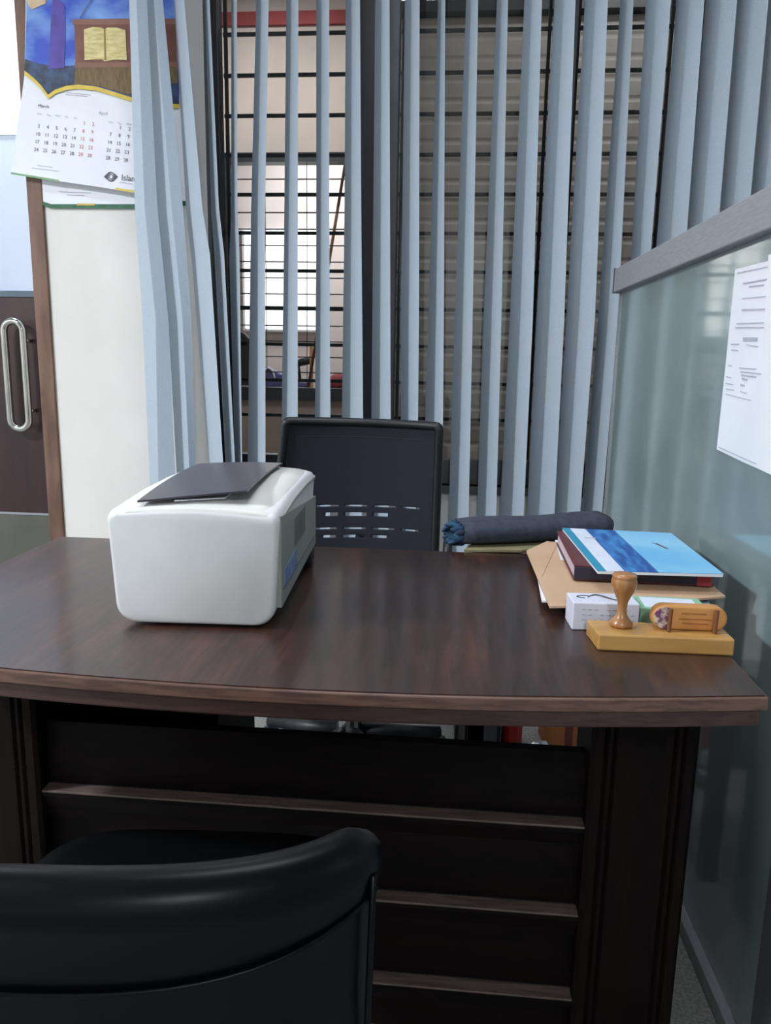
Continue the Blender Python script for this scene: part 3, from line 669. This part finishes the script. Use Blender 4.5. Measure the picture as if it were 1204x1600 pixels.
bm = BM(); prism(bm, [(x - .3, y - 1.4, 0) for x, y in q], (0, 0, .0045)); obj('envelope_body', bm, manila_m, env, bevel=.001)
bm = BM(); prism(bm, [(x - .3, y - 1.4, .0046) for x, y in [q[0], P2(846, 905, ez), (.222, 1.60), (.205, 1.625)]], (0, 0, .0008)); obj('envelope_flap', bm, manila_m, env)
z = ez + .0052
inner = obj('folded_letter', quadslab([(.212, 1.46), (.40, 1.45), (.40, 1.63), (.222, 1.632)], z, .0012), paper_m); tag(inner, 'white folded letter on the envelope behind the diary', 'papers')
z += .0015
dz = z; dd = thing('diary', 'thick navy and maroon diary with pale page edges beneath the blue booklet', 'book', (.335, 1.455, dz), R(-1))
bw, bd = .118, .140
obj('back_cover', bx(-bw, bw, -bd, bd, 0, .003), maroon_m, dd, bevel=.001)
obj('page_block', bx(-bw + .003, bw - .006, -bd + .006, bd - .004, .003, .024), pinkpage_m, dd)
obj('front_cover', bx(-bw, bw, -bd, bd, .024, .027), maroon_m, dd, bevel=.001)
obj('spine', bx(-bw + .001, bw - .006, -bd - .002, -bd + .006, .003, .024), navy_m, dd, bevel=.001)
obj('ribbon', bx(.088, .112, -bd - .0035, -bd + .002, .001, .02), mat('red_ribbon', (168, 60, 66), .7, rgb2=(150, 50, 58), scale=30), dd)
z = dz + .0275
bz = z + .0003
c4 = [P2(878, 823, bz + .008), P2(933, 893, bz + .004), P2(1130, 898, bz + .004), P2(1048, 831, bz + .008)]
bk = thing('blue_booklet', 'glossy light blue booklet with white and ocean-blue stripes, topmost of the pile', 'book', (.345, 1.46, bz))
def bq(u0, u1, t0, t1):
    fl, nl, nr, fr_ = [Vector(v) for v in c4]
    def P(u, v): return (nl * (1 - u) + nr * u) * (1 - v) + (fl * (1 - u) + fr_ * u) * v
    bm = BM(); prism(bm, [(p.x - .345, p.y - 1.46, t0) for p in (P(u0, 0), P(u1, 0), P(u1, 1), P(u0, 1))], (0, 0, t1 - t0)); return bm
obj('booklet_pages', bq(.004, .996, 0, .0045), paper_m, bk)
obj('cover_band', bq(0, .07, .0045, .0057), teal_m, bk)['label'] = 'teal strip of the cover'
obj('cover_band', bq(.07, .215, .0045, .0057), whitepr_m, bk)['label'] = 'white strip of the cover'
obj('cover_band', bq(.215, .485, .0045, .0057), ocean_m, bk)['label'] = 'deep blue water print strip of the cover'
cv = obj('cover_band', bq(.485, 1, .0045, .0057), lightblue_m, bk); cv['label'] = 'light blue cover panel'
sg = BM(); prism(sg, [(.045, .022, .0058), (.05, .025, .0058), (.062, -.018, .0058), (.056, -.02, .0058)], (0, 0, .0002))
prism(sg, [(.04, .03, .0058), (.043, .03, .0058), (.052, .012, .0058), (.049, .012, .0058)], (0, 0, .0002)); obj('title_mark', sg, ink_m, cv)
obj('cover_mark', prism(BM(), [(-.082, .055, .0058), (-.060, .057, .0058), (-.060, .049, .0058), (-.082, .047, .0058)], (0, 0, .0002)), lightink_m, bk)

# white carton
wb = thing('white_carton', 'small white carton with a black swash, left of the turned stamp', 'box', (.2335, 1.153, Z), R(3))
obj('carton_body', bx(-.0495, .0495, -.026, .026, 0, .043), boxwhite_m, wb, bevel=.002)
sw = BM(); tube(sw, [(-.022 + .05 * t, .004 + .012 * math.sin(t * 5.6) - .002, .0432) for t in [k / 20 for k in range(21)]], [.0006 + .0011 * math.sin(PI * k / 20) for k in range(21)], 6)
tube(sw, [(-.026 + .012 * math.cos(a), .004 + .006 * math.sin(a), .0432) for a in [PI * .3 + k * .28 for k in range(14)]], .0009, 6)
obj('swash_mark', sw, blackpl_m, wb)
pl_ = BM()
for r_ in range(4):
    for k in range(9):
        if (r_ * 7 + k * 3) % 5: box(pl_, -.036 + k * .009, -.036 + k * .009 + .0055, -.0265, -.026, .008 + r_ * .008, .0095 + r_ * .008)
obj('print_marks', pl_, lightink_m, wb)
gb = thing('green_carton', 'flat pale green and white carton behind the wooden stamps', 'box', (.3375, 1.168, Z), R(-2))
obj('carton_body', bx(-.05, .05, -.034, .030, 0, .036), green_m, gb, bevel=.0015)
obj('white_label', bx(-.042, .038, -.028, .022, .036, .0364), whitepr_m, gb)

# stamp holder
sh_ = thing('stamp_holder', 'varnished wooden stamp holder block with two upright pegs', 'stamp holder', (.300, 1.072, Z), R(1.0))
obj('holder_base', prism(BM(), [(-.091, -.028, 0), (.094, -.028, 0), (.094, .028, 0), (-.096, .036, 0)], (0, 0, .024)), stampwood_m, sh_, bevel=.0025)
for x in (.010, .073): obj('peg', tube(BM(), [(x, -.006, .020), (x + .001, -.006, .058)], .0029, 10), peg_m, sh_, smooth=False)
ts = BM(); lathe(ts, [(0, 0), (.0155, 0), (.0165, .003), (.0160, .006), (.0115, .011), (.0075, .017), (.0063, .026), (.0075, .036), (.0115, .046), (.0155, .053), (.0175, .060), (.0180, .066), (.0170, .070), (.0165, .0715), (.0175, .0735), (.0160, .077), (.008, .0785), (0, .079)], n=40)
tag(obj('round_stamp', ts, stampturn_m, smooth=True, loc=(.2475, 1.082, Z + .0245)), 'turned wooden round stamp standing upright on the holder block', 'stamp')
os_ = thing('oval_stamp', 'orange wooden oval stamp lying between the pegs, coloured label at one end', 'stamp', (.340, 1.083, Z + .0245), R(1))
pts = []; L_, Rr = .052, .0175
for k in range(15): a = -PI / 2 + PI * k / 14; pts.append((L_ - Rr + Rr * math.cos(a), -.009, Rr + Rr * math.sin(a)))
for k in range(15): a = PI / 2 + PI * k / 14; pts.append((-L_ + Rr + Rr * math.cos(a), -.009, Rr + Rr * math.sin(a)))
obj('stamp_body', prism(BM(), pts, (0, .020, 0)), stamporange_m, os_, bevel=.003, seg=3)
lb_ = BM(); lp = []
for k in range(15): a = PI / 2 + PI * k / 14; lp.append((-L_ + Rr + Rr * math.cos(a) * .9, -.0097, Rr + Rr * math.sin(a) * .9))
prism(lb_, [(-L_ + Rr + .008, -.0097, Rr * 1.8)] + lp + [(-L_ + Rr + .008, -.0097, Rr * .2)], (0, .0008, 0)); obj('label', lb_, label_m, os_)
tl = BM()
for k, (a, b, zz) in enumerate([(-.012, .022, .024), (-.016, .030, .016), (-.010, .026, .0095)]):
    box(tl, a, b, -.0095, -.009, zz, zz + .0016)
obj('engraved_lines', tl, mat('brown_ink', (176, 104, 50), .6, rgb2=(160, 92, 44), scale=40), os_)

# rolled cloth at the back right, on an olive card
sc = thing('side_table', 'low dark wooden side table behind the desk, under the rolled cloth', 'table', (.24, 1.80, 0))
obj('tabletop', bx(-.19, .19, -.195, .02, .728, .7498), top_m, sc, bevel=.002)
for a in (-.17, .17):
    for b in (-.175, -.005): obj('leg', bx(a - .018, a + .018, b - .018, b + .018, 0, .728), panelv_m, sc)
fz = Z
cardo = obj('olive_folder', quadslab([(.028, 1.585), (.15, 1.60), (.33, 1.72), (.08, 1.76)], Z + .0004, .006), beigecard_m, bevel=.001); tag(cardo, 'thin olive folder under the rolled grey cloth', 'folder')
rc = thing('rolled_cloth', 'dark grey cloth bundle with torn blue left end, at the back of the desk', 'cloth', (.165, 1.69, Z + .0068), R(16))
secs = []
for k in range(13):
    u = k / 12; x = -.155 + u * .34; h = .050 + .008 * u + .002 * math.sin(u * 9); d = .052 + .004 * math.sin(u * 7)
    s = []
    for j in range(20):
        a = 2 * PI * j / 20; cz = h / 2; s.append((x + .004 * math.sin(a * 3), d * math.copysign(abs(math.cos(a)) ** .8, math.cos(a)) + .01 * u, cz + h / 2 * math.copysign(abs(math.sin(a)) ** .75, math.sin(a))))
    secs.append(s)
obj('cloth_roll', sweep(BM(), secs), denim_m, rc, smooth=True)
fr = BM(); rnd = random.Random(3)
for k in range(16):
    a = 2 * PI * k / 16; y0, z0 = .04 * math.cos(a), .021 + .018 * math.sin(a); l = .012 + rnd.random() * .018
    tube(fr, [(-.150, y0, z0), (-.160 - l * .4, y0 * 1.05, z0 + rnd.uniform(-.004, .004)), (-.16 - l, y0 * .9, max(.004, z0 + rnd.uniform(-.012, .008)))], [.009, .007, .002], 7)
obj('frayed_end', fr, bluecloth_m, rc, smooth=True)

# ================================================================== MESH OFFICE CHAIR BEHIND THE DESK
oc = thing('mesh_office_chair', 'charcoal mesh-backed office chair behind the desk', 'chair', (-.27, 2.15, 0))
def O(px, py, Y=2.25): v = atY(px, py, Y); return (v.x + .27, Y - 2.15, v.z)
tl_, tr_ = O(453, 656), O(687, 664); bl_, br_ = O(425, 900), O(678, 900)
def cp(u, v):  # u 0..1 left-right, v 0..1 top-bottom
    a = Vector(tl_) * (1 - u) + Vector(tr_) * u; b = Vector(bl_) * (1 - u) + Vector(br_) * u
    p = a * (1 - v) + b * v; p.y += -.0 + .05 * (1 - (2 * u - 1) ** 2) * 1.0 - .05 - .05 * (v - .5) ** 2; return p
loop = []
def cr(cu, cv, a0): 
    for k in range(5):
        a = a0 + PI / 2 * k / 4; loop.append((cu + .022 * math.cos(a), cv - .022 * math.sin(a)))
cr(.978, .022, 0); cr(.022, .022, PI / 2); cr(.022, .978, PI); cr(.978, .978, 3 * PI / 2)
full = []
for i, (u, v) in enumerate(loop):
    u2, v2 = loop[(i + 1) % len(loop)]; n_ = max(1, int(math.hypot(u2 - u, v2 - v) / .08))
    for k in range(n_): full.append((u + (u2 - u) * k / n_, v + (v2 - v) * k / n_))
obj('back_frame', tube(BM(), [cp(u, v) for u, v in full], .013, 10, True), blackpl_m, oc, smooth=True)
NU, NV = 64, 160
def hole(u, v):
    rows_ = [(.532, .0055, .08, .90), (.588, .0125, .30, .70), (.683, .0055, .08, .90), (.735, .011, .30, .70)]
    for c_, h_, a_, b_ in rows_:
        if abs(v - c_) < h_ and a_ < u < b_:
            return (int(u * 64) % 12) not in (0, 1, 2)
    return False
gm = BM(); V = {}
def gv(i, j):
    if (i, j) not in V: V[(i, j)] = gm.verts.new(cp(.01 + .98 * i / NU, .01 + .98 * j / NV))
    return V[(i, j)]
for i in range(NU):
    for j in range(NV):
        if not hole((i + .5) / NU, (j + .5) / NV): gm.faces.new([gv(i, j), gv(i + 1, j), gv(i + 1, j + 1), gv(i, j + 1)])
bp = obj('backrest', gm, mesh_m, oc, smooth=True); so_ = bp.modifiers.new('thickness', 'SOLIDIFY'); so_.thickness = .006
ib = [cp(.10 + .8 * (u), .10 + .84 * v) - Vector((0, .004, 0)) for u, v in [(0, 0), (1, 0), (1, 1), (0, 1)]]
loop2 = []
for i in range(4):
    for k in range(10): loop2.append(ib[i] + (ib[(i + 1) % 4] - ib[i]) * k / 10)
loop2 = [cp(.08 + .84 * u, .09 + .86 * v) - Vector((0, .003, 0)) for u, v in ([(k / 10, 0) for k in range(10)] + [(1, k / 10) for k in range(10)] + [(1 - k / 10, 1) for k in range(10)] + [(0, 1 - k / 10) for k in range(10)])]
obj('seam_piping', tube(BM(), loop2, .0035, 6, True), blackpl_m, bp, smooth=True)
stm = BM()
lathe(stm, [(0, 0), (.19, 0), (.235, .015), (.24, .04), (.22, .07), (.1, .08), (0, .08)], (0, -.12, .42), 28)
obj('seat', stm, mesh_m, oc, smooth=True)
obj('back_support', tube(BM(), [(0, .0, .42), (0, .12, .45), (0, .15, .55), (0, .12, .62)], .02, 10), blackpl_m, oc, smooth=True)
obj('gas_column', lathe(BM(), [(.035, .08), (.035, .25), (.022, .25), (.022, .42), (0, .42)], (0, -.12, 0), 18), chrome_m, oc)
for k in range(5):
    a = 2 * PI * k / 5 + .3; ex, ey = .27 * math.cos(a), -.12 + .27 * math.sin(a)
    obj('base_leg', tube(BM(), [(0, -.12, .10), (ex, ey, .075)], [.028, .016], 10), blackpl_m, oc, smooth=True)
    obj('castor', tube(BM(), [(ex - .02 * math.sin(a), ey + .02 * math.cos(a), .029), (ex + .02 * math.sin(a), ey - .02 * math.cos(a), .029)], .028, 16), blackpl_m, oc)
for s in (-1, 1):
    ax = (.262 if s > 0 else -.25)
    obj('armrest', tube(BM(), [(ax * .85, -.05, .44), (ax, -.06, .50), (ax, -.08, .63), (ax, -.02, .66), (ax, .02, .66)] if s > 0 else [(ax * .85, -.05, .44), (ax, -.06, .50), (ax, -.08, .63), (ax, -.22, .65)], .013, 10), blackpl_m, oc, smooth=True)

# ================================================================== VISITOR'S CHAIR IN THE FOREGROUND
vc = thing('visitor_chair', 'black leatherette visitor chair with a curved padded back, pushed under the desk', 'chair', (-.315, .72, 0), R(4))
# back: curved shell in plan, thick rolled top edge
def plan(t):  # t -1..1, left to right
    a = t * 1.12; x = .240 * math.sin(a) / math.sin(1.12); y = -.270 + .080 * (abs(t) ** 2.8) ; return Vector((x, y, 0))
NS = 36; secs = []
def topz(t): return .795 - .008 * abs(t) ** 3
for k in range(NS + 1):
    t = -1 + 2 * k / NS; p = plan(t); q_ = plan(min(1, t + .02)) - plan(max(-1, t - .02)); q_.normalize(); nrm = Vector((q_.y, -q_.x, 0))   # outward (towards the camera)
    e = 1 - max(0, abs(t) - .93) / .07 * .35
    sec = []
    th_ = .021 * e
    prof_ = [(-th_, .40), (-th_, .60), (-th_ * 1.05, .725)]
    rr_ = .024 * e; zt_ = topz(t) - .024
    for a in [205, 175, 145, 115, 90, 65, 35, 5, -25]:
        prof_.append((rr_ * math.cos(R(a)), zt_ + rr_ * math.sin(R(a))))
    prof_ += [(th_ * .8, .73), (th_ * .75, .66), (th_, .55), (th_, .40)]
    sec = [p + nrm * d_ + Vector((0, 0, z_)) + nrm * (.03 * (z_ - .6)) for d_, z_ in prof_]
    secs.append(sec)
obj('backrest', sweep(BM(), secs), leather_m, vc, smooth=True)
# piping line curving across the outer back and up the right edge
pp = []
for k in range(31):
    t = -1 + 2 * k / 30; p = plan(t * .96); q_ = plan(min(1, t * .96 + .02)) - plan(max(-1, t * .96 - .02)); q_.normalize(); nrm = Vector((q_.y, -q_.x, 0)); z_ = .712 + .03 * abs(t) ** 2.4
    pp.append(p + nrm * (.019 + .03 * (z_ - .6)) + Vector((0, 0, z_)))
obj('piping', tube(BM(), pp, .0022, 6), leather_m, vc, smooth=True)
for s in (-1, 1):
    e = plan(s * .93); q_ = plan(s * .93) - plan(s * .89); q_.normalize(); nrm = Vector((q_.y, -q_.x, 0)) * (1 if s > 0 else -1)
    obj('edge_piping', tube(BM(), [e + nrm * (.022 + .03 * (z_ - .6)) + Vector((0, 0, z_)) for z_ in (.40, .5, .6, .7, .76)], .003, 6), leather_m, vc, smooth=True)
# seat
secs = []
for z_, g in [(.37, .03), (.375, .008), (.40, 0), (.435, 0), (.452, .012), (.460, .045), (.462, .10)]:
    s = []
    for k in range(48):
        a = 2 * PI * k / 48; ca, sa = math.cos(a), math.sin(a); w_, d_ = .245 - g, .27 - g
        s.append((w_ * math.copysign(abs(ca) ** .42, ca), .03 + d_ * math.copysign(abs(sa) ** .42, sa), z_))
    secs.append(s)
obj('seat', sweep(BM(), secs), leather2_m, vc, smooth=True)
for x in (-.2, .2):
    for y in (-.2, .24): obj('leg', tube(BM(), [(x * 1.08, y * 1.05, 0), (x, y, .38)], [.013, .016], 12), blackpl_m, vc, smooth=True)

# ================================================================== THINGS ON THE FLOOR BEHIND THE DESK
fl = thing('floor_bottle', 'red plastic bottle on the floor beneath the desk', 'bottle', (atY(799, 1140, 2.2).x, 2.2, 0))
redpl = mat('red_plastic', (176, 36, 44), .35, rgb2=(160, 30, 38), scale=20)
obj('bottle_body', lathe(BM(), [(0, 0), (.03, 0), (.032, .01), (.032, .12), (.02, .15), (.014, .17), (0, .17)], n=24), redpl, fl, smooth=True)
obj('cap', lathe(BM(), [(.016, .168), (.016, .19), (0, .19)], n=20), blackpl_m, fl)
cb = thing('cardboard_box', 'small orange-brown cardboard box on the floor beneath the desk', 'box', (atY(886, 1140, 2.2).x, 2.25, 0), R(6))
obj('carton_body', bx(-.07, .07, -.05, .05, 0, .12), mat('corrugated_card', (186, 118, 64), .7, rgb2=(170, 104, 56), scale=12), cb, bevel=.003)
obj('tape', bx(-.012, .012, -.0505, .0505, -.0002, .1205), mat('brown_tape', (120, 60, 52), .4, rgb2=(110, 54, 46), scale=12), cb)
cr_ = BM(); bmesh.ops.create_icosphere(cr_, subdivisions=3, radius=.05)
rnd = random.Random(5)
for v in cr_.verts: v.co *= 1 + rnd.uniform(-.22, .2); v.co.z = max(v.co.z * .8, -.04)
tag(obj('crumpled_foil', cr_, mat('crumpled_foil', (150, 154, 158), .35, .6, rgb2=(110, 114, 120), scale=40), loc=(atY(850, 1140, 2.05).x, 2.05, .042)), 'crumpled silvery wrapper on the floor beside the cardboard box', 'wrapper')
_c = atY(750, 1140, 2.12).x
cc = thing('added_dark_box', 'added black box filling the dark stretch on the floor under the desk', 'case', (_c, 2.2, 0))
obj('case_body', bx(-.075, .06, -.08, .15, 0, .2), blackpl_m, cc, bevel=.006); obj('front_grille', bx(-.065, .05, -.083, -.079, .02, .18), greyframe_m, cc, bevel=.002)  # made-up box, darkens this stretch of the gap
cbpts = [(-.30 + .055 * math.cos(a) * (1 + .05 * k), 2.22 + .045 * math.sin(a), .007 + (.0 if k < 20 else .0)) for k, a in enumerate([2 * PI * q_ / 22 for q_ in range(26)])]
tag(obj('white_cable', tube(BM(), cbpts, .007, 8), white_m, smooth=True), 'looped white cable lying on the floor beneath the desk', 'cable')
_p = atZ(58, 1096, 0)
bfo = thing('blue_folder', 'pale blue folder lying on the floor far under the left of the desk', 'folder', (_p.x, _p.y, 0), R(25))
obj('cover', bx(-.06, .06, -.11, .11, .012, .016), mat('pale_blue_card', (120, 160, 186), .6, rgb2=(110, 150, 176), scale=12), bfo); obj('sheets', bx(-.057, .057, -.107, .107, 0, .012), paper_m, bfo)
